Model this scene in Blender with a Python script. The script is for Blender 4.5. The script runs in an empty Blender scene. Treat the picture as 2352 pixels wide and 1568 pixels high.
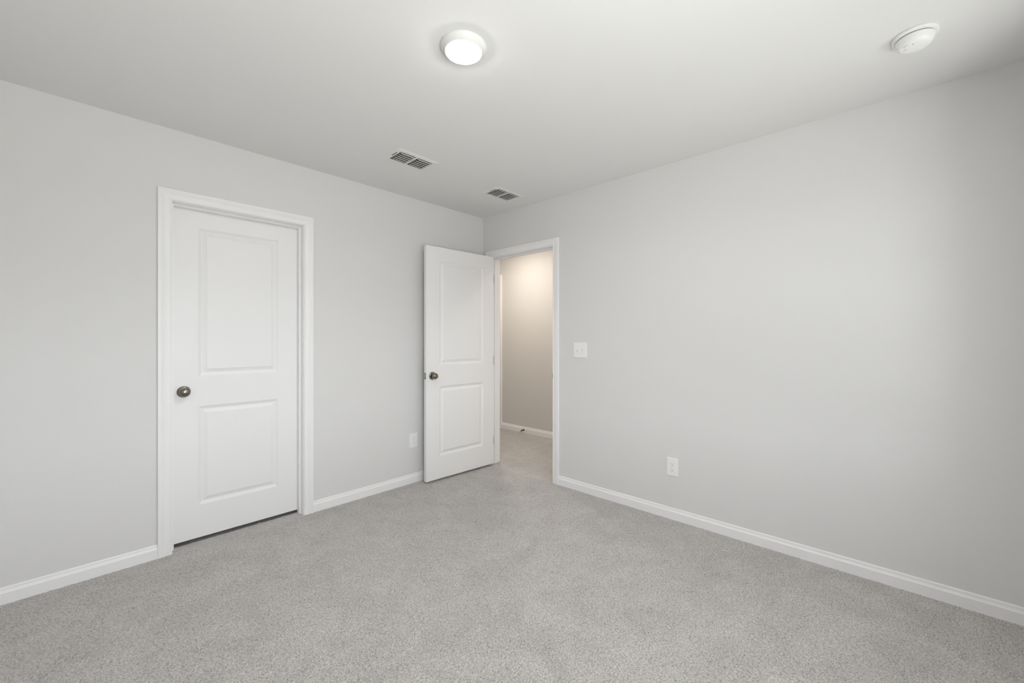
import bpy, bmesh, math, random
import numpy as np
from mathutils import Vector, Matrix

# ------------------------------------------------------------------ camera
sc = bpy.context.scene
COL = sc.collection
CAM = (-2.8072, -3.0447, 1.2377)
cam_d = bpy.data.cameras.new('camera')
cam = bpy.data.objects.new('camera', cam_d)
COL.objects.link(cam)
cam.location = CAM
cam.rotation_euler = (math.pi / 2, 0, math.radians(43.323) - math.pi / 2)
cam_d.sensor_fit = 'HORIZONTAL'
cam_d.sensor_width = 36.0
cam_d.lens = 36.0 * 944.12 / 2352.0
cam_d.shift_y = -7.45 / 2352.0
cam_d.clip_start = 0.02
sc.camera = cam

# ------------------------------------------------------------------ sky, daylight, exposure
sc.view_settings.view_transform = 'Standard'
sc.view_settings.look = 'None'
sc.view_settings.gamma = 1.0
sc.view_settings.use_curve_mapping = False
sc.view_settings.exposure = 0.0
SKY = 11.5
GROUND_COL = (1.0, 1.0, 0.97)         # tint of the invented bright ground below the horizon
SKY_COL = (0.95, 0.98, 1.02)         # bright hazy sky
wd = bpy.data.worlds.new('sky')
sc.world = wd
wd.use_nodes = True
nt = wd.node_tree
nt.nodes.clear()
out = nt.nodes.new('ShaderNodeOutputWorld')
bg = nt.nodes.new('ShaderNodeBackground')
tc = nt.nodes.new('ShaderNodeTexCoord')
sp = nt.nodes.new('ShaderNodeSeparateXYZ')
rp = nt.nodes.new('ShaderNodeValToRGB')
# (sine of elevation, level): invented ground bands for room light, bright hazy horizon, dimmer zenith
BANDS = [(-0.27, 1.27), (-0.23, 0.34), (-0.02, 0.34), (0.02, 1.08), (0.23, 1.08), (0.27, 0.60)]
el = rp.color_ramp.elements
while len(el) < len(BANDS): el.new(0.5)
for e_, (z_, v_) in zip(el, BANDS):
    e_.position = z_ * 0.5 + 0.5
    tint = GROUND_COL if z_ < 0 else SKY_COL
    e_.color = (v_*tint[0], v_*tint[1], v_*tint[2], 1)
mp = nt.nodes.new('ShaderNodeMath'); mp.operation = 'MULTIPLY_ADD'
mp.inputs[1].default_value = 0.5; mp.inputs[2].default_value = 0.5
nt.links.new(tc.outputs['Generated'], sp.inputs[0])
nt.links.new(sp.outputs['Z'], mp.inputs[0])
nt.links.new(mp.outputs[0], rp.inputs[0])
nt.links.new(rp.outputs[0], bg.inputs['Color'])
bg.inputs['Strength'].default_value = SKY
nt.links.new(bg.outputs[0], out.inputs[0])

# the bedroom windows, out of view behind the camera: (wall, from, to, sill, head)
WINDOWS = [('back', -2.90, -1.65, 0.62, 2.12), ('back', -0.79, -0.52, 0.62, 2.12)]
for w in WINDOWS:
    pd = bpy.data.lights.new('window_portal', 'AREA')
    pd.shape = 'RECTANGLE'; pd.size = w[2] - w[1]; pd.size_y = w[4] - w[3]
    pd.cycles.is_portal = True
    po = bpy.data.objects.new('window_portal', pd); COL.objects.link(po)
    if w[0] == 'back':
        po.location = ((w[1] + w[2]) / 2, -3.69, (w[3] + w[4]) / 2); po.rotation_euler = (math.pi / 2, 0, 0)
    else:
        po.location = (-3.54, (w[1] + w[2]) / 2, (w[3] + w[4]) / 2); po.rotation_euler = (math.pi / 2, 0, -math.pi / 2)

# hall downlight hidden by the door head, plus an added unseen fill further along
for hy, he, hs in ((0.40, 14.5, 0.14), (-1.30, 7.0, 0.30)):
    hd = bpy.data.lights.new('hall_lamp_and_fill', 'AREA')
    hd.shape = 'DISK'; hd.size = hs; hd.energy = he; hd.color = (1.0, 0.90, 0.79)
    ho = bpy.data.objects.new('hall_lamp_and_fill', hd); COL.objects.link(ho)
    ho.location = (0.56, hy, 2.43)

LAMP_STRENGTH = 208.0
try:
    sc.cycles.max_bounces = 14; sc.cycles.diffuse_bounces = 10
    sc.cycles.sample_clamp_indirect = 8.0
    sc.cycles.use_denoising = True
    sc.cycles.denoiser = 'OPENIMAGEDENOISE'
except Exception:
    pass

# ------------------------------------------------------------------ materials
def mat(name, col, rough=0.6, metal=0.0, bump=None, spec=0.5):
    m = bpy.data.materials.new(name); m.use_nodes = True
    n = m.node_tree.nodes; l = m.node_tree.links
    b = n['Principled BSDF']
    b.inputs['Base Color'].default_value = (*col, 1)
    b.inputs['Roughness'].default_value = rough
    b.inputs['Metallic'].default_value = metal
    b.inputs['Specular IOR Level'].default_value = spec
    if bump:
        scale, strength, dist = bump
        t = n.new('ShaderNodeTexCoord'); z = n.new('ShaderNodeTexNoise'); bp = n.new('ShaderNodeBump')
        z.inputs['Scale'].default_value = scale; z.inputs['Detail'].default_value = 3
        bp.inputs['Strength'].default_value = strength; bp.inputs['Distance'].default_value = dist
        l.new(t.outputs['Object'], z.inputs['Vector'])
        l.new(z.outputs['Fac'], bp.inputs['Height']); l.new(bp.outputs[0], b.inputs['Normal'])
    return m

M = {}
M['wall'] = mat('wall_paint', (0.72, 0.714, 0.714), 0.75, bump=(180, 0.06, 0.002), spec=0.25)
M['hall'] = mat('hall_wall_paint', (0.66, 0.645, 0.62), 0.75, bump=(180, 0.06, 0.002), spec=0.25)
M['ceil'] = mat('ceiling_paint', (0.765, 0.761, 0.757), 0.9, bump=(120, 0.08, 0.002), spec=0.1)
M['trim'] = mat('trim_paint', (0.865, 0.860, 0.865), 0.38, spec=0.4)
M['door'] = mat('door_paint', (0.845, 0.840, 0.845), 0.42, bump=(60, 0.02, 0.001), spec=0.4)
M['plastic'] = mat('white_plastic', (0.86, 0.86, 0.86), 0.35)
M['vent'] = mat('vent_enamel', (0.74, 0.74, 0.73), 0.4)
M['duct'] = mat('duct_inside', (0.16, 0.16, 0.155), 0.8)
M['dark'] = mat('dark_slot', (0.03, 0.03, 0.03), 0.6)
M['grey'] = mat('grey_slot', (0.25, 0.25, 0.25), 0.6)
M['bronze'] = mat('dark_bronze', (0.09, 0.06, 0.04), 0.4, 0.6)
M['strike'] = mat('brown_steel', (0.22, 0.19, 0.17), 0.45, 0.5)
M['rubber'] = mat('pale_rubber', (0.70, 0.64, 0.56), 0.6)
M['nickel'] = mat('satin_nickel', (0.235, 0.215, 0.185), 0.20, 1.0)
M['steel'] = mat('dull_steel', (0.40, 0.39, 0.36), 0.35, 1.0)
M['vinyl'] = mat('window_vinyl', (0.82, 0.82, 0.82), 0.4)
M['fixture'] = mat('lamp_ring_enamel', (0.72, 0.72, 0.71), 0.5)
M['screw'] = mat('painted_screw', (0.70, 0.70, 0.70), 0.4)

# brushed nickel: fine rings around the knob axis
def brushed():
    m = M['nickel']; n = m.node_tree.nodes; l = m.node_tree.links
    b = n['Principled BSDF']
    b.inputs['Anisotropic'].default_value = 0.55
    t = n.new('ShaderNodeTangent'); t.direction_type = 'RADIAL'; t.axis = 'Z'
    l.new(t.outputs[0], b.inputs['Tangent'])
brushed()

def carpet_mat():
    m = bpy.data.materials.new('carpet_pile'); m.use_nodes = True
    n = m.node_tree.nodes; l = m.node_tree.links; b = n['Principled BSDF']
    b.inputs['Roughness'].default_value = 1.0; b.inputs['Specular IOR Level'].default_value = 0.0
    b.inputs['Sheen Weight'].default_value = 0.45; b.inputs['Sheen Roughness'].default_value = 0.45
    t = n.new('ShaderNodeTexCoord')
    fine = n.new('ShaderNodeTexNoise'); fine.inputs['Scale'].default_value = 165; fine.inputs['Detail'].default_value = 3
    fine.inputs['Roughness'].default_value = 0.75
    big = n.new('ShaderNodeTexNoise'); big.inputs['Scale'].default_value = 5.0; big.inputs['Detail'].default_value = 7
    big.inputs['Roughness'].default_value = 0.62; big.inputs['Distortion'].default_value = 0.6
    for x in (fine, big): l.new(t.outputs['Object'], x.inputs['Vector'])
    r1 = n.new('ShaderNodeValToRGB')
    e = r1.color_ramp.elements
    e[0].position = 0.30; e[0].color = (0.20, 0.185, 0.174, 1)
    e[1].position = 0.66; e[1].color = (0.63, 0.608, 0.588, 1)
    mid = r1.color_ramp.elements.new(0.47); mid.color = (0.43, 0.411, 0.396, 1)
    r2 = n.new('ShaderNodeValToRGB')
    e = r2.color_ramp.elements
    e[0].position = 0.34; e[0].color = (0.90, 0.90, 0.90, 1)
    e[1].position = 0.64; e[1].color = (1.04, 1.04, 1.04, 1)
    mx = n.new('ShaderNodeMixRGB'); mx.blend_type = 'MULTIPLY'; mx.inputs[0].default_value = 1
    l.new(fine.outputs['Fac'], r1.inputs[0]); l.new(big.outputs['Fac'], r2.inputs[0])
    l.new(r1.outputs[0], mx.inputs[1]); l.new(r2.outputs[0], mx.inputs[2])
    l.new(mx.outputs[0], b.inputs['Base Color'])
    bp = n.new('ShaderNodeBump'); bp.inputs['Strength'].default_value = 0.35; bp.inputs['Distance'].default_value = 0.003
    l.new(fine.outputs['Fac'], bp.inputs['Height']); l.new(bp.outputs[0], b.inputs['Normal'])
    return m
M['carpet'] = carpet_mat()

def emit_mat(name, col, s):
    m = bpy.data.materials.new(name); m.use_nodes = True
    n = m.node_tree.nodes; n.clear(); l = m.node_tree.links
    o = n.new('ShaderNodeOutputMaterial'); e = n.new('ShaderNodeEmission')
    e.inputs[0].default_value = (*col, 1); e.inputs[1].default_value = s
    l.new(e.outputs[0], o.inputs[0]); return m
M['lens'] = emit_mat('lit_diffuser', (1.0, 0.985, 0.965), LAMP_STRENGTH)

def pane_mat():
    m = bpy.data.materials.new('window_pane'); m.use_nodes = True
    n = m.node_tree.nodes; n.clear(); l = m.node_tree.links
    o = n.new('ShaderNodeOutputMaterial'); mx = n.new('ShaderNodeMixShader')
    t = n.new('ShaderNodeBsdfTransparent'); g = n.new('ShaderNodeBsdfGlossy')
    t.inputs[0].default_value = (0.97, 0.98, 0.97, 1); g.inputs['Roughness'].default_value = 0.02
    mx.inputs[0].default_value = 0.06
    l.new(t.outputs[0], mx.inputs[1]); l.new(g.outputs[0], mx.inputs[2]); l.new(mx.outputs[0], o.inputs[0])
    return m
M['pane'] = pane_mat()

# ------------------------------------------------------------------ helpers
def obj(name, bm, m, parent=None, smooth=False, merge=1e-6):
    if merge: bmesh.ops.remove_doubles(bm, verts=bm.verts, dist=merge)
    bmesh.ops.recalc_face_normals(bm, faces=bm.faces)
    me = bpy.data.meshes.new(name); bm.to_mesh(me); bm.free()
    me.materials.append(m)
    if smooth:
        me.polygons.foreach_set('use_smooth', [True] * len(me.polygons))
        me.set_sharp_from_angle(angle=math.radians(38))
    o = bpy.data.objects.new(name, me); COL.objects.link(o)
    if parent: o.parent = parent
    return o
def tag(o, label, cat, group=None, kind=None):
    o['label'] = label; o['category'] = cat
    if group: o['group'] = group
    if kind: o['kind'] = kind
    return o
def empty(name, loc=(0, 0, 0), rot=(0, 0, 0), parent=None):
    o = bpy.data.objects.new(name, None); COL.objects.link(o)
    o.empty_display_size = 0.05
    o.location = loc; o.rotation_euler = rot
    if parent: o.parent = parent
    return o
def box(bm, x0, x1, y0, y1, z0, z1, bev=0.0):
    vs = [bm.verts.new(p) for p in ((x0,y0,z0),(x1,y0,z0),(x1,y1,z0),(x0,y1,z0),(x0,y0,z1),(x1,y0,z1),(x1,y1,z1),(x0,y1,z1))]
    fs = [bm.faces.new([vs[i] for i in f]) for f in ((0,3,2,1),(4,5,6,7),(0,1,5,4),(1,2,6,5),(2,3,7,6),(3,0,4,7))]
    if bev:
        es = list({e for f in fs for e in f.edges})
        bmesh.ops.bevel(bm, geom=es, offset=bev, segments=2, profile=0.5, affect='EDGES')
    return bm
def B(*a, bev=0.0):
    return box(bmesh.new(), *a, bev=bev)
def lathe(bm, prof, seg=48, mtx=None):
    """prof: list of (r, h) revolved around local z."""
    rings = []
    for r, h in prof:
        if r < 1e-7: rings.append([bm.verts.new((0, 0, h))])
        else: rings.append([bm.verts.new((r*math.cos(2*math.pi*k/seg), r*math.sin(2*math.pi*k/seg), h)) for k in range(seg)])
    new = [v for r in rings for v in r]
    for a, b in zip(rings, rings[1:]):
        for k in range(seg):
            k2 = (k + 1) % seg
            if len(a) == 1 and len(b) == 1: break
            if len(a) == 1: bm.faces.new((a[0], b[k], b[k2]))
            elif len(b) == 1: bm.faces.new((a[k], a[k2], b[0]))
            else: bm.faces.new((a[k], a[k2], b[k2], b[k]))
    if mtx is not None: bmesh.ops.transform(bm, matrix=mtx, verts=new)
    return bm
def slab(axis, c0, c1, u, v, holes=()):
    """A plate across `axis` from c0 to c1 with rectangular holes (u0,u1,v0,v1)."""
    bm = bmesh.new()
    us = sorted({u[0], u[1]} | {h[i] for h in holes for i in (0, 1)})
    vs = sorted({v[0], v[1]} | {h[i] for h in holes for i in (2, 3)})
    def P(c, a, b):
        q = [0, 0, 0]; o = [i for i in range(3) if i != axis]
        q[axis] = c; q[o[0]] = a; q[o[1]] = b; return q
    def solid(i, j):
        if i < 0 or j < 0 or i >= len(us)-1 or j >= len(vs)-1: return False
        a = (us[i]+us[i+1])/2; b = (vs[j]+vs[j+1])/2
        return not any(h[0] < a < h[1] and h[2] < b < h[3] for h in holes)
    def q(*pts): bm.faces.new([bm.verts.new(p) for p in pts])
    for i in range(len(us)-1):
        for j in range(len(vs)-1):
            if not solid(i, j): continue
            a0, a1, b0, b1 = us[i], us[i+1], vs[j], vs[j+1]
            for c in (c0, c1): q(P(c,a0,b0), P(c,a1,b0), P(c,a1,b1), P(c,a0,b1))
            if not solid(i-1, j): q(P(c0,a0,b0), P(c0,a0,b1), P(c1,a0,b1), P(c1,a0,b0))
            if not solid(i+1, j): q(P(c0,a1,b0), P(c0,a1,b1), P(c1,a1,b1), P(c1,a1,b0))
            if not solid(i, j-1): q(P(c0,a0,b0), P(c0,a1,b0), P(c1,a1,b0), P(c1,a0,b0))
            if not solid(i, j+1): q(P(c0,a0,b1), P(c0,a1,b1), P(c1,a1,b1), P(c1,a0,b1))
    return bm
def sweep(bm, prof, path_fn, n, cap=True):
    """prof: closed list of 2-D points; path_fn(k, p) gives the 3-D point at station k."""
    rings = [[bm.verts.new(path_fn(k, p)) for p in prof] for k in range(n)]
    m = len(prof)
    for a, b in zip(rings, rings[1:]):
        for i in range(m):
            j = (i + 1) % m
            bm.faces.new((a[i], a[j], b[j], b[i]))
    if cap:
        bm.faces.new(rings[0]); bm.faces.new(list(reversed(rings[-1])))
    return bm

# ------------------------------------------------------------------ room numbers
H = 2.44                       # ceiling height
XB, YB = -3.43, -3.55          # walls behind the camera
WT = 0.115                     # wall thickness
CJ0, CJ1, CJT = -2.4275, -1.7155, 2.0265       # closet jamb: left, right, head
EJ0, EJ1, EJT = -0.8805, -0.115, 2.0265        # entry jamb: y from, y to, head
HX = 1.235                     # far wall of the hall
HY0, HY1 = -2.0, 2.6           # hall ends
CW = 0.0625                    # casing width
REV = 0.003
V1 = (-1.2535, -0.6420); V2 = (-0.3585, -0.6330)   # vent centres
VL, VW = 0.303, 0.203
VOL, VOW = 0.246, 0.148        # opening through the ceiling

# ------------------------------------------------------------------ floor: carpet pile as a fine displaced sheet
rng = np.random.default_rng(7)
LAT = rng.random((512, 512)).astype(np.float32)
def vnoise(x, y, s):
    x = x * s + 1000.0; y = y * s + 1000.0
    xi = np.floor(x).astype(int); yi = np.floor(y).astype(int)
    fx = x - xi; fy = y - yi
    fx = fx*fx*(3-2*fx); fy = fy*fy*(3-2*fy)
    g = lambda a, b: LAT[a % 512, b % 512]
    return (g(xi,yi)*(1-fx)+g(xi+1,yi)*fx)*(1-fy) + (g(xi,yi+1)*(1-fx)+g(xi+1,yi+1)*fx)*fy
def carpet(name, patches):
    V = []; F = []; off = 0
    for x0, x1, y0, y1, st in patches:
        nx = max(2, int(round((x1-x0)/st))+1); ny = max(2, int(round((y1-y0)/st))+1)
        X, Y = np.meshgrid(np.linspace(x0, x1, nx), np.linspace(y0, y1, ny))
        Z = 0.0064*(vnoise(X, Y, 158)-0.5) + 0.0034*(vnoise(X+3.3, Y-1.7, 97)-0.5) + 0.0010*(vnoise(X, Y, 6)-0.5)
        # the pile lies flatter along the baseboards
        edge = np.minimum(np.minimum(np.abs(X), np.abs(Y)), np.minimum(np.abs(X - XB), np.abs(HX - X))) - 0.0125
        Z = Z * np.clip(0.35 + edge/0.035*0.65, 0.35, 1.0) - 0.0010 - 0.012*np.clip((Y - 0.076)/0.012, 0, 1)*(X < -0.5)
        V.append(np.stack([X.ravel(), Y.ravel(), Z.ravel()], 1))
        i = np.arange(nx*ny).reshape(ny, nx) + off
        F.append(np.stack([i[:-1,:-1].ravel(), i[:-1,1:].ravel(), i[1:,1:].ravel(), i[1:,:-1].ravel()], 1))
        off += nx*ny
    V = np.concatenate(V).astype(np.float32); F = np.concatenate(F).astype(np.int32)
    me = bpy.data.meshes.new(name)
    me.vertices.add(len(V)); me.vertices.foreach_set('co', V.ravel())
    me.loops.add(F.size); me.loops.foreach_set('vertex_index', F.ravel())
    me.polygons.add(len(F)); me.polygons.foreach_set('loop_start', np.arange(0, F.size, 4, dtype=np.int32))
    me.polygons.foreach_set('use_smooth', np.ones(len(F), dtype=bool))
    me.update(); me.validate()
    me.materials.append(M['carpet'])
    o = bpy.data.objects.new(name, me); COL.objects.link(o); return o
fl = carpet('floor', [(XB-0.02, 0.010, YB-0.02, 0.010, 0.0036),
                      (-0.010, WT+0.015, EJ0-0.02, EJ1+0.02, 0.0038),
                      (WT, HX+0.02, HY0, HY1, 0.0055),
                      (CJ0-0.02, CJ1+0.02, -0.010, 0.70, 0.0070)])
tag(fl, 'grey beige cut pile carpet covering the whole bedroom floor and hall', 'floor', kind='structure')

# ------------------------------------------------------------------ ceiling and walls
holes = [(c[0]-VOL/2, c[0]+VOL/2, c[1]-VOW/2, c[1]+VOW/2) for c in (V1, V2)]
tag(obj('ceiling', slab(2, H, H+0.12, (XB-0.2, HX+0.2), (YB-0.2, HY1+0.2), holes), M['ceil']),
    'smooth off white painted ceiling over the empty bedroom', 'ceiling', kind='structure')
tag(obj('wall_left', slab(1, 0.0, WT, (XB-0.1, 0.0), (-0.05, H), [(CJ0-0.012, CJ1+0.012, -0.06, CJT+0.012)]), M['wall']),
    'pale grey painted wall holding the closed closet door', 'wall', kind='structure')
tag(obj('wall_right', slab(0, 0.0, WT, (YB-0.1, HY1), (-0.05, H), [(EJ0-0.012, EJ1+0.012, -0.06, EJT+0.012)]), M['wall']),
    'pale grey painted wall holding the open doorway and light switch', 'wall', kind='structure')
tag(obj('wall_back', slab(1, YB-0.15, YB, (XB-0.1, WT), (-0.05, H), [w[1:] for w in WINDOWS if w[0] == 'back']), M['wall']),
    'pale grey window wall opposite the closet door', 'wall', kind='structure')
tag(obj('wall_rear', slab(0, XB-0.12, XB, (YB-0.15, WT), (-0.05, H), [w[1:] for w in WINDOWS if w[0] == 'rear']), M['wall']),
    'pale grey blank wall opposite the open doorway', 'wall', kind='structure')
tag(obj('wall_hall', slab(0, HX, HX+0.12, (HY0, HY1), (-0.05, H)), M['hall']),
    'warm lit hallway wall seen through the open doorway', 'wall', kind='structure')
bm = B(WT, HX, HY0-0.1, HY0, -0.05, H); box(bm, WT, HX, HY1, HY1+0.1, -0.05, H)
tag(obj('wall_hall_ends', bm, M['hall']), 'greige end walls closing both ends of the hallway', 'wall', kind='structure')
bm = B(CJ0-0.35, CJ1+0.35, 0.70, 0.76, -0.05, H); box(bm, CJ0-0.41, CJ0-0.35, WT, 0.76, -0.05, H); box(bm, CJ1+0.35, CJ1+0.41, WT, 0.76, -0.05, H)
box(bm, CJ0-0.35, CJ1+0.35, WT, 0.70, -0.09, -0.05)
tag(obj('wall_closet', bm, M['wall']), 'closet walls behind the closed closet door', 'wall', kind='structure')

# ------------------------------------------------------------------ mouldings
CASING = [(0,0),(0,.0150),(.0015,.0170),(.012,.0175),(.0145,.0160),(.0165,.0150),(.0205,.0165),(.0235,.0158),(.0255,.0138),
          (.0285,.0146),(.0310,.0132),(.0400,.0112),(.0520,.0104),(.0540,.0118),(.0575,.0122),(.0605,.0110),(.0625,.0080),(.0625,0)]
def casing(name, a0, a1, top, place, m, parent):
    """Door casing around an opening a0..a1 (inner edges), mitred at the head; place(a, d, z) -> 3-D point."""
    bm = bmesh.new()
    def fn(k, p):
        o = CW - p[0]; d = p[1]
        if k == 0: return place(a0 - o, d, -0.02)
        if k == 1: return place(a0 - o, d, top + o)
        if k == 2: return place(a1 + o, d, top + o)
        return place(a1 + o, d, -0.02)
    sweep(bm, CASING, fn, 4)
    return obj(name, bm, m, parent)
BASE = [(0,-.02),(.0125,-.02),(.0125,.0505),(.0118,.0520),(.0085,.0570),(.0066,.0620),(.0058,.0660),(.0066,.0672),(.0060,.0712),(.0042,.0750),(.0020,.0765),(0,.0765)]
def baseboard(name, a, b, place, label):
    bm = bmesh.new()
    sweep(bm, BASE, lambda k, p: place(b if k else a, p[0], p[1]), 2)
    return tag(obj(name, bm, M['trim']), label, 'baseboard', kind='structure')

pl = lambda a, d, z: (a, -d, z)              # on the left wall
pr_ = lambda a, d, z: (-d, a, z)             # on the right wall
ph = lambda a, d, z: (HX - d, a, z)          # on the far hall wall
prh = lambda a, d, z: (WT + d, a, z)         # hall side of the right wall

baseboard('baseboard_left', XB, CJ0 - REV - CW, pl, 'white baseboard running from the left picture edge to the closet casing')
baseboard('baseboard_left.001', CJ1 + REV + CW, -0.0125, pl, 'white baseboard between the closet casing and the open door')
baseboard('baseboard_right', YB, EJ0 - REV - CW, pr_, 'long white baseboard under the right wall with the outlet')
baseboard('baseboard_hall', HY0, 0.958, ph, 'white baseboard along the hallway wall beyond the doorway')

# closet door frame
t1 = empty('trim_1', ((CJ0+CJ1)/2, 0, 0))
tag(t1, 'white moulded casing and jamb framing the closed closet door', 'door frame', kind='structure')
def into(o, root):
    o.parent = root; o.matrix_parent_inverse = root.matrix_basis.inverted(); return o
into(casing('casing', CJ0-REV, CJ1+REV, CJT+REV, pl, M['trim'], None), t1)
def jamb_bm(a0, a1, top, y0, y1, th, axis):
    """three boards lining an opening; axis 'x' = opening runs along x, else along y."""
    bm = bmesh.new()
    def bx(u0, u1, z0, z1):
        if axis == 'x': box(bm, u0, u1, y0, y1, z0, z1)
        else: box(bm, y0, y1, u0, u1, z0, z1)
    bx(a0-th, a0, -0.02, top+th); bx(a1, a1+th, -0.02, top+th); bx(a0, a1, top, top+th)
    return bm
into(obj('jamb', jamb_bm(CJ0, CJ1, CJT, -0.0005, WT, 0.0115, 'x'), M['trim']), t1)
into(obj('stop_moulding', jamb_bm(CJ0+0.0115, CJ1-0.0115, CJT-0.0115, 0.042, 0.0785, 0.0115, 'x'), M['trim']), t1)

# entry door frame
t2 = empty('trim_2', (0, (EJ0+EJ1)/2, 0))
tag(t2, 'white moulded casing and jamb framing the open doorway to the hall', 'door frame', kind='structure')
into(casing('casing', EJ0-REV, EJ1+REV, EJT+REV, pr_, M['trim'], None), t2)
into(casing('casing', EJ0-REV, EJ1+REV, EJT+REV, prh, M['trim'], None), t2)
into(obj('jamb', jamb_bm(EJ0, EJ1, EJT, -0.0005, WT+0.0005, 0.0115, 'y'), M['trim']), t2)
into(obj('stop_moulding', jamb_bm(EJ0+0.0115, EJ1-0.0115, EJT-0.0115, 0.040, 0.075, 0.0115, 'y'), M['trim']), t2)
bm = B(-0.0035, 0.030, EJ0-0.001, EJ0+0.0018, 0.888, 0.945)
box(bm, -0.0075, -0.0005, EJ0-0.0015, EJ0+0.0022, 0.895, 0.938)
s = into(obj('strike_plate', bm, M['strike']), t2); s['label'] = 'dark bronze strike plate'

# casing of the next room's door on the hall wall
t3 = empty('trim_3', (HX, 1.4, 0))
tag(t3, 'white casing edge on the hall wall beside the open doorway', 'door frame', kind='structure')
into(casing('casing', 1.0205, 1.79, 2.052, ph, M['trim'], None), t3)

# ------------------------------------------------------------------ panel doors
PANEL = [(0,0),(.0015,.0012),(.0045,.0014),(.0062,.0030),(.0110,.0058),(.0190,.0086),(.0225,.0090),(.0250,.0086),(.0340,.0056),(.0420,.0030),(.0440,.0012),(.0462,.0009)]
def door_mesh(w, z0, z1, th):
    """Two-panel moulded door, u from 0 to w, front face in the plane d = 0 (towards -y), back at d = th."""
    bm = bmesh.new(); st = 0.130
    us = [0, st, w-st, w]; zs = [z0, 0.2150, 0.8220, 1.0035, 1.9130, z1]
    for d0, sg in ((0.0, 1), (th, -1)):
        for i in range(3):
            for j in range(5):
                if i == 1 and j in (1, 3): continue
                bm.faces.new([bm.verts.new((u, d0, z)) for u, z in ((us[i],zs[j]),(us[i+1],zs[j]),(us[i+1],zs[j+1]),(us[i],zs[j+1]))])
        for j in (1, 3):
            prev = None
            for ins, dep in PANEL:
                r = [bm.verts.new((u, d0 + sg*dep, z)) for u, z in ((st+ins, zs[j]+ins),(w-st-ins, zs[j]+ins),(w-st-ins, zs[j+1]-ins),(st+ins, zs[j+1]-ins))]
                if prev:
                    for k in range(4): bm.faces.new((prev[k], prev[(k+1)%4], r[(k+1)%4], r[k]))
                prev = r
            bm.faces.new(prev)
    for a, b in (((0,z0),(w,z0)),((w,z0),(w,z1)),((w,z1),(0,z1)),((0,z1),(0,z0))):
        bm.faces.new([bm.verts.new(p) for p in ((a[0],0,a[1]),(b[0],0,b[1]),(b[0],th,b[1]),(a[0],th,a[1]))])
    return bm
def knob(parent, u, z, d, sgn, keyed):
    """Door knob on the face at depth d; sgn -1 = sticks out towards -y."""
    rx = math.pi/2 if sgn < 0 else -math.pi/2
    k = lathe(bmesh.new(), [(0,.0),(.0335,.0),(.0335,.0030),(.0320,.0052),(.0275,.0072),(.0190,.0092),(.0135,.0105),(.0118,.0150),(.0112,.0215),
              (.0150,.0250),(.0215,.0290),(.0257,.0350),(.0270,.0410),(.0262,.0470),(.0235,.0530),(.0185,.0575),(.0110,.0603),(.0,.0612)])
    k = obj('doorknob', k, M['nickel'], parent, smooth=True)
    k.location = (u, d, z); k.rotation_euler = (rx, 0, 0)
    k['label'] = 'round satin nickel knob with round rose'
    if keyed:
        c = obj('lock_button', lathe(bmesh.new(), [(0,.0),(.0055,.0),(.0055,.0022),(.0042,.0034),(0,.0036)], 20), M['steel'], k, smooth=True)
        c.location = (0, 0, .0600)
    return k

# closet door, closed
CW_ = (CJ1 - 0.003) - (CJ0 + 0.003)
d1 = empty('door_1', (CJ0 + 0.003, 0.0800, 0))
tag(d1, 'closed white two panel closet door with satin nickel knob', 'door', kind='structure')
obj('door_slab', door_mesh(CW_, 0.0180, CJT-0.0035, 0.035), M['door'], d1)
knob(d1, 0.0600, 0.9165, 0.0, -1, False)
for hz in (0.25, 1.02, 1.80):
    h = obj('hinge', lathe(bmesh.new(), [(0,-.045),(.006,-.045),(.006,.045),(0,.045)], 16), M['steel'], d1, smooth=True)
    h.location = (CW_ - 0.0005, 0.0415, hz)

# bedroom door, swung open against the left wall
DW = 0.7600
ang = math.atan2(0.0319, -0.7622)          # from the hinge side to the free edge
d2 = empty('door_2', (-0.0150, -0.1630, 0), (0, 0, ang - math.pi))
tag(d2, 'open white two panel bedroom door standing beside the doorway', 'door', kind='structure')
# local: u = 0 at the free edge ... so shift by -DW
s = obj('door_slab', door_mesh(DW, 0.0195, 2.0280, 0.0345), M['door'], d2); s.location = (-DW, 0, 0)
knob(d2, -DW + 0.060, 0.9165, 0.0, -1, True)
knob(d2, -DW + 0.060, 0.9165, 0.0345, 1, False)
bm = B(-DW-0.0012, -DW+0.001, 0.0050, 0.0295, 0.8885, 0.9450, bev=0.0004)
lp = obj('latch_plate', bm, M['steel'], d2); lp['label'] = 'steel latch plate on the door edge'
bm = B(-DW-0.0100, -DW, 0.0110, 0.0235, 0.9080, 0.9255, bev=0.002)
obj('latch_bolt', bm, M['steel'], lp)
for z in (0.8945, 0.9390):
    c = obj('screw', lathe(bmesh.new(), [(0,0),(.0038,0),(.0034,.0008),(0,.001)], 16), M['bronze'], lp, smooth=True)
    c.location = (-DW-0.0012, 0.0172, z); c.rotation_euler = (0, -math.pi/2, 0)
for hz in (0.245, 1.025, 1.815):
    bm = B(0.0008, 0.0036, -0.0006, 0.0345, hz-0.044, hz+0.044)
    lathe(bm, [(0,-.0445),(.0055,-.0445),(.0055,.0445),(0,.0445)], 16, Matrix.Translation((0.0045, 0.0400, hz)))
    obj('hinge', bm, M['steel'], d2)

# next room's door on the hall wall, closed
d3 = empty('door_3', (HX - 0.004, 1.7875, 0), (0, 0, -math.pi/2))
tag(d3, 'closed white panel door inside the casing on the hall wall', 'door', kind='structure')
s = obj('door_slab', door_mesh(0.764, 0.018, 2.049, 0.003), M['door'], d3)

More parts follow.
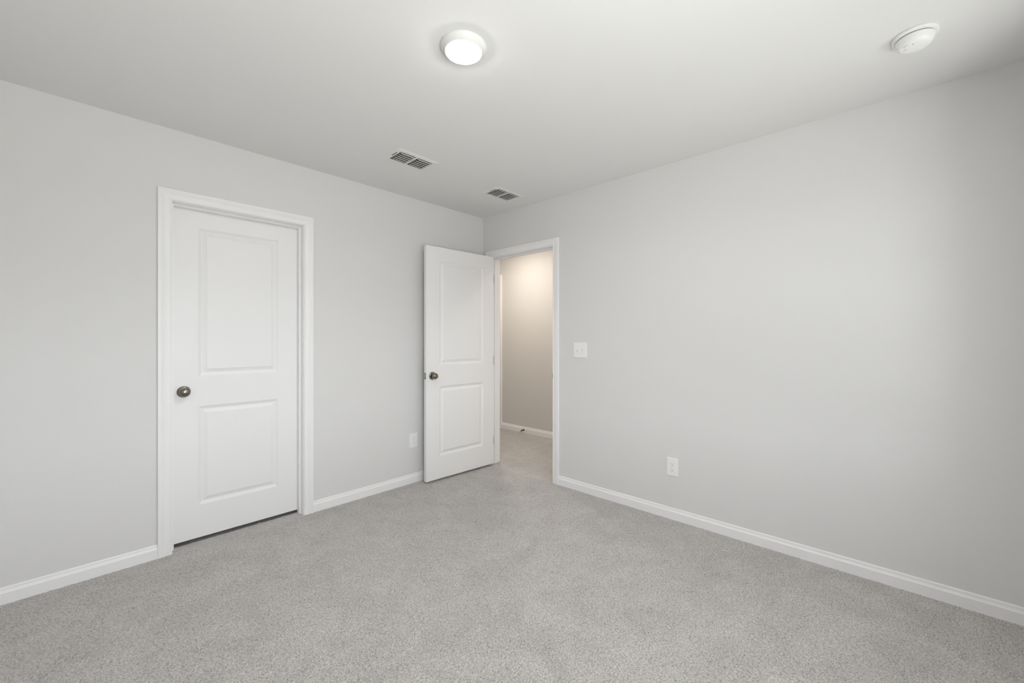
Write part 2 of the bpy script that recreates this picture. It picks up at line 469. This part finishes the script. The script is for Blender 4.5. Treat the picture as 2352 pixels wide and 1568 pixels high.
# ------------------------------------------------------------------ windows behind the camera
def make_window(i, wall, a0, a1, z0, z1):
    """local x runs along the wall, local y points into the room."""
    if wall == 'back': w = empty('window_%d' % i, ((a0+a1)/2, YB, z0))
    else: w = empty('window_%d' % i, (XB, (a0+a1)/2, z0), (0, 0, -math.pi/2))
    tag(w, '%s white vinyl window in the wall opposite the closet door' % ('wide twin' if a1 - a0 > 1 else 'narrow single'), 'window', kind='structure')
    h = (a1-a0)/2; t = z1-z0; f = 0.045; ya, yb = -0.11, -0.05
    bm = B(-h, -h+f, ya, yb, 0, t); box(bm, h-f, h, ya, yb, 0, t)
    bays = [(-h+f, h-f)]
    if h > 0.5:
        box(bm, -f*0.8, f*0.8, ya, yb, 0, t); bays = [(-h+f, -f*0.8), (f*0.8, h-f)]
    for x0, x1 in bays:
        box(bm, x0, x1, ya, yb, 0, f); box(bm, x0, x1, ya, yb, t-f, t); box(bm, x0, x1, ya+0.01, yb-0.01, t/2-0.02, t/2+0.02)
    obj('window_frame', bm, M['vinyl'], w)
    for x0, x1 in bays:
        for q0, q1 in ((f, t/2-0.02), (t/2+0.02, t-f)):
            obj('pane', B(x0, x1, -0.082, -0.078, q0, q1), M['pane'], w)
    obj('window_sill', B(-h-0.03, h+0.03, -0.05, 0.025, -0.02, 0, bev=0.004), M['trim'], w)
for i, w in enumerate(WINDOWS): make_window(i+1, *w)

# ------------------------------------------------------------------ ceiling light
LX, LY = -1.7100, -1.7350
cl = empty('ceiling_light', (LX, LY, H))
tag(cl, 'round white flush disc light glowing on the ceiling', 'ceiling light')
obj('trim_ring', lathe(bmesh.new(), [(.0,-.0002),(.0940,-.0002),(.0950,-.0025),(.0945,-.0055),(.0925,-.0085),(.0850,-.0155),(.0790,-.0215),(.0765,-.0234),(.0748,-.0240),(.0735,-.0232),(.0730,-.0190),(.0,-.0190)], 96),
    M['fixture'], cl, smooth=True)
lens = obj('diffuser', lathe(bmesh.new(), [(.0729,-.0195),(.0729,-.0240),(.0722,-.0253),(.0704,-.0263),(.0660,-.0273),(.0560,-.0285),(.0400,-.0296),(.0200,-.0302),(.0,-.0304)], 96), M['lens'], cl, smooth=True)
lens['label'] = 'lit white diffuser'

# ------------------------------------------------------------------ smoke detector
SX, SY = -0.5225, -3.0890
sd = empty('smoke_detector', (SX, SY, H))
tag(sd, 'round white smoke detector with dark seam on the ceiling', 'smoke detector')
obj('mounting_base', lathe(bmesh.new(), [(0,-.0002),(.0680,-.0002),(.0695,-.0030),(.0695,-.0070),(.0680,-.0100),(.0630,-.0115),(0,-.0115)], 72), M['plastic'], sd, smooth=True)
obj('seam', lathe(bmesh.new(), [(0,-.0110),(.0555,-.0110),(.0555,-.0165),(0,-.0165)], 72), M['grey'], sd, smooth=True)
obj('housing', lathe(bmesh.new(), [(0,-.0150),(.0570,-.0150),(.0585,-.0170),(.0580,-.0230),(.0555,-.0320),(.0510,-.0400),(.0450,-.0450),(.0380,-.0472),(0,-.0480)], 72), M['plastic'], sd, smooth=True)
tb = obj('test_button', lathe(bmesh.new(), [(0,0),(.0120,0),(.0120,-.0022),(.0108,-.0032),(0,-.0034)], 40), M['plastic'], sd, smooth=True)
tb.location = (-.0240, .0200, -.0470)
il = obj('indicator_light', lathe(bmesh.new(), [(0,0),(.0024,0),(.0022,-.0012),(0,-.0014)], 16), M['grey'], sd, smooth=True)
il.location = (-.0290, .0060, -.0470)
sl = obj('sounder_grille', lathe(bmesh.new(), [(0,0),(.0070,0),(.0068,-.0007),(0,-.0009)], 24), M['screw'], sd, smooth=True)
sl.location = (-.0020, .0290, -.0473); sl.scale = (1.0, 0.6, 1.0); sl.rotation_euler = (0, 0, math.radians(40))

# ------------------------------------------------------------------ ceiling vents
def make_vent(c, label):
    v = empty('ceiling_vent', (c[0], c[1], H))
    tag(v, label, 'vent', 'air vents on the ceiling')
    # stamped face: rim, slope and flat, with two openings
    bm = bmesh.new()
    ox, oy = 0.123, 0.074          # half size of the louvred field
    rings = []
    for hx, hy, z in ((VL/2, VW/2, 0.0), (VL/2, VW/2, -0.0020), (VL/2-0.004, VW/2-0.004, -0.0042), (VL/2-0.010, VW/2-0.010, -0.0046), (ox+0.003, oy+0.003, -0.0070), (ox, oy, -0.0066)):
        rings.append([bm.verts.new((sx*hx, sy*hy, z)) for sx, sy in ((-1,-1),(1,-1),(1,1),(-1,1))])
    for a_, b_ in zip(rings, rings[1:]):
        for k in range(4): bm.faces.new((a_[k], a_[(k+1)%4], b_[(k+1)%4], b_[k]))
    inner = [bm.verts.new((sx*ox, sy*oy, 0.012)) for sx, sy in ((-1,-1),(1,-1),(1,1),(-1,1))]
    for k in range(4): bm.faces.new((rings[-1][k], rings[-1][(k+1)%4], inner[(k+1)%4], inner[k]))
    obj('face_frame', bm, M['vent'], v)
    obj('centre_bar', B(-.0048, .0048, -oy, oy, -.0072, .004, bev=.001), M['vent'], v)
    # curved louvres: lower lip at the face, curving up and away into the duct
    n = 5
    for sx in (-1, 1):
        xa, xb = (0.0048, ox) if sx > 0 else (-ox, -0.0048)
        for k in range(n):
            y0 = -oy + 0.0235 + k*0.0254
            hh = 0.0125 if k == 0 else 0.0072
            prof = []
            for i in range(7):
                t = i/6
                prof.append((y0 + 0.0058*t**1.7, -0.0062 + hh*math.sin(t*math.pi/2)))
            prof = prof + [(p[0]+0.0008, p[1]-0.0006) for p in reversed(prof)]
            bend = 0.026; ns = 9
            def at(q, p):
                if q == ns: return (xb, p[0], p[1])
                x = xa + bend*q/(ns-1); t = 1 - q/(ns-1)
                return (x, p[0] - 0.0150*t**2.2, p[1] + 0.001*t)
            bm = bmesh.new()
            sweep(bm, prof, at, ns+1)
            obj('louvre', bm, M['vent'], v)
    obj('lever_slot', B(-VL/2+0.0130, -VL/2+0.0168, -0.052, 0.014, -.0072, -.0040), M['dark'], v)
    obj('lever', B(-VL/2+0.0125, -VL/2+0.0170, 0.010, 0.022, -.0120, -.0040, bev=.001), M['vent'], v)
    # sheet metal duct boot above the ceiling
    bm = bmesh.new(); hx, hy, top = VOL/2-0.0008, VOW/2-0.0008, 0.25
    lo = [bm.verts.new((sx*hx, sy*hy, 0.010)) for sx, sy in ((-1,-1),(1,-1),(1,1),(-1,1))]
    hi = [bm.verts.new((sx*hx, sy*hy, top)) for sx, sy in ((-1,-1),(1,-1),(1,1),(-1,1))]
    for k in range(4): bm.faces.new((lo[k], lo[(k+1)%4], hi[(k+1)%4], hi[k]))
    bm.faces.new(hi)
    d = obj('duct', bm, M['duct'], v); d['label'] = 'dark duct behind the louvres'
    return v
make_vent(V1, 'larger white louvred ceiling vent, nearer the ceiling light')
make_vent(V2, 'white louvred ceiling vent nearest the room corner, above the open door')

# ------------------------------------------------------------------ outlets and switch
def plate_bm(w, h):
    bm = bmesh.new(); rings = []
    for ins, d in ((0,0),(0,.0030),(.0012,.0048),(.0035,.0060)):
        rings.append([bm.verts.new((sx*(w/2-ins), -d, sz*(h/2-ins))) for sx, sz in ((-1,-1),(1,-1),(1,1),(-1,1))])
    for a_, b_ in zip(rings, rings[1:]):
        for k in range(4): bm.faces.new((a_[k], a_[(k+1)%4], b_[(k+1)%4], b_[k]))
    bm.faces.new(rings[-1]); return bm
def disc(r, d0, d1, seg=24):
    return lathe(bmesh.new(), [(0,d0),(r,d0),(r,d1),(0,d1)], seg, Matrix.Rotation(math.pi/2, 4, 'X'))
def make_outlet(loc, rz, label):
    o = empty('electrical_outlet', loc, (0, 0, rz))
    tag(o, label, 'outlet', 'wall outlets')
    obj('cover_plate', plate_bm(0.079, 0.124), M['plastic'], o)
    for dz in (0.0196, -0.0196):
        # receptacle face: a circle flattened at top and bottom
        bm = bmesh.new(); R = 0.0172; pts = []
        for k in range(48):
            t = 2*math.pi*k/48; x = R*math.cos(t); z = max(-0.0143, min(0.0143, R*math.sin(t))); pts.append((x, z))
        sweep(bm, pts, lambda q, p: (p[0], -0.0058 if q == 0 else -0.0082, p[1]), 2)
        r = obj('receptacle', bm, M['plastic'], o); r.location = (0, 0, dz)
        obj('slot', B(-.0072, -.0054, -.0085, -.0080, .0010, .0092), M['grey'], r)
        obj('slot', B(.0054, .0072, -.0085, -.0080, .0018, .0084), M['grey'], r)
        g = obj('ground_hole', disc(.0026, .0080, .0085), M['dark'], r); g.location = (0, 0, -.0068)
    obj('screw', disc(.0030, .0055, .0068, 16), M['screw'], o)
    return o
make_outlet((-0.814, -0.0003, 0.3600), 0.0, 'white duplex outlet on the left wall beside the open door edge')
make_outlet((-0.0003, -1.9120, 0.3555), math.pi/2 + math.pi, 'white duplex outlet low on the right wall above the baseboard')
# switch
sw = empty('light_switch', (-0.0003, -1.1595, 1.1405), (0, 0, math.pi/2 + math.pi))
tag(sw, 'white double toggle light switch on the wall beside the doorway', 'light switch')
obj('cover_plate', plate_bm(0.125, 0.124), M['plastic'], sw)
for dx, up in ((-0.023, 1), (0.023, -1)):
    t = obj('toggle', B(-.0048, .0048, -.0185, -.0050, -.0042, .0042, bev=.0012), M['plastic'], sw)
    t.location = (dx, 0, 0); t.rotation_euler = (-up*math.radians(28), 0, 0)
    obj('toggle_slot', B(dx-.0062, dx+.0062, -.0066, -.0058, -.0130, .0130), M['screw'], sw)
    for dz in (0.030, -0.030):
        s = obj('screw', disc(.0030, .0055, .0067, 16), M['screw'], sw); s.location = (dx, 0, dz)

# ------------------------------------------------------------------ spring door stop on the hall baseboard
ds = empty('door_stop', (HX - 0.0125, 0.5442, 0.0370))
tag(ds, 'dark bronze spring door stop screwed to the hall baseboard', 'door stop')
RY = Matrix.Rotation(-math.pi/2, 4, 'Y')
obj('base', lathe(bmesh.new(), [(0,0),(.0125,0),(.0120,.004),(.0080,.008),(0,.009)], 24, RY), M['bronze'], ds, smooth=True)
bm = bmesh.new(); N = 14*14; pts = []
droop = lambda t: -0.013*t*t
for i in range(N+1):
    t = i/N; th = 2*math.pi*14*t; r = 0.0062
    pts.append(Vector((-(0.006+0.062*t), r*math.cos(th), r*math.sin(th)+droop(t))))
pr8 = [(0.0017*math.cos(k*math.pi/3), 0.0017*math.sin(k*math.pi/3)) for k in range(6)]
def helix(k, p):
    a_ = pts[max(0, k-1)]; b_ = pts[min(N, k+1)]; tg = (b_-a_).normalized()
    n1 = tg.cross(Vector((1,0,0))).normalized(); n2 = tg.cross(n1)
    return pts[k] + n1*p[0] + n2*p[1]
sweep(bm, pr8, helix, N+1)
obj('spring', bm, M['bronze'], ds, smooth=True)
bm = lathe(bmesh.new(), [(0,0),(.0085,0),(.0090,.003),(.0085,.010),(.0060,.013),(0,.014)], 20, Matrix.Translation((-0.067, 0, droop(1))) @ RY)
tp = obj('tip', bm, M['rubber'], ds, smooth=True); tp['label'] = 'pale rubber tip'
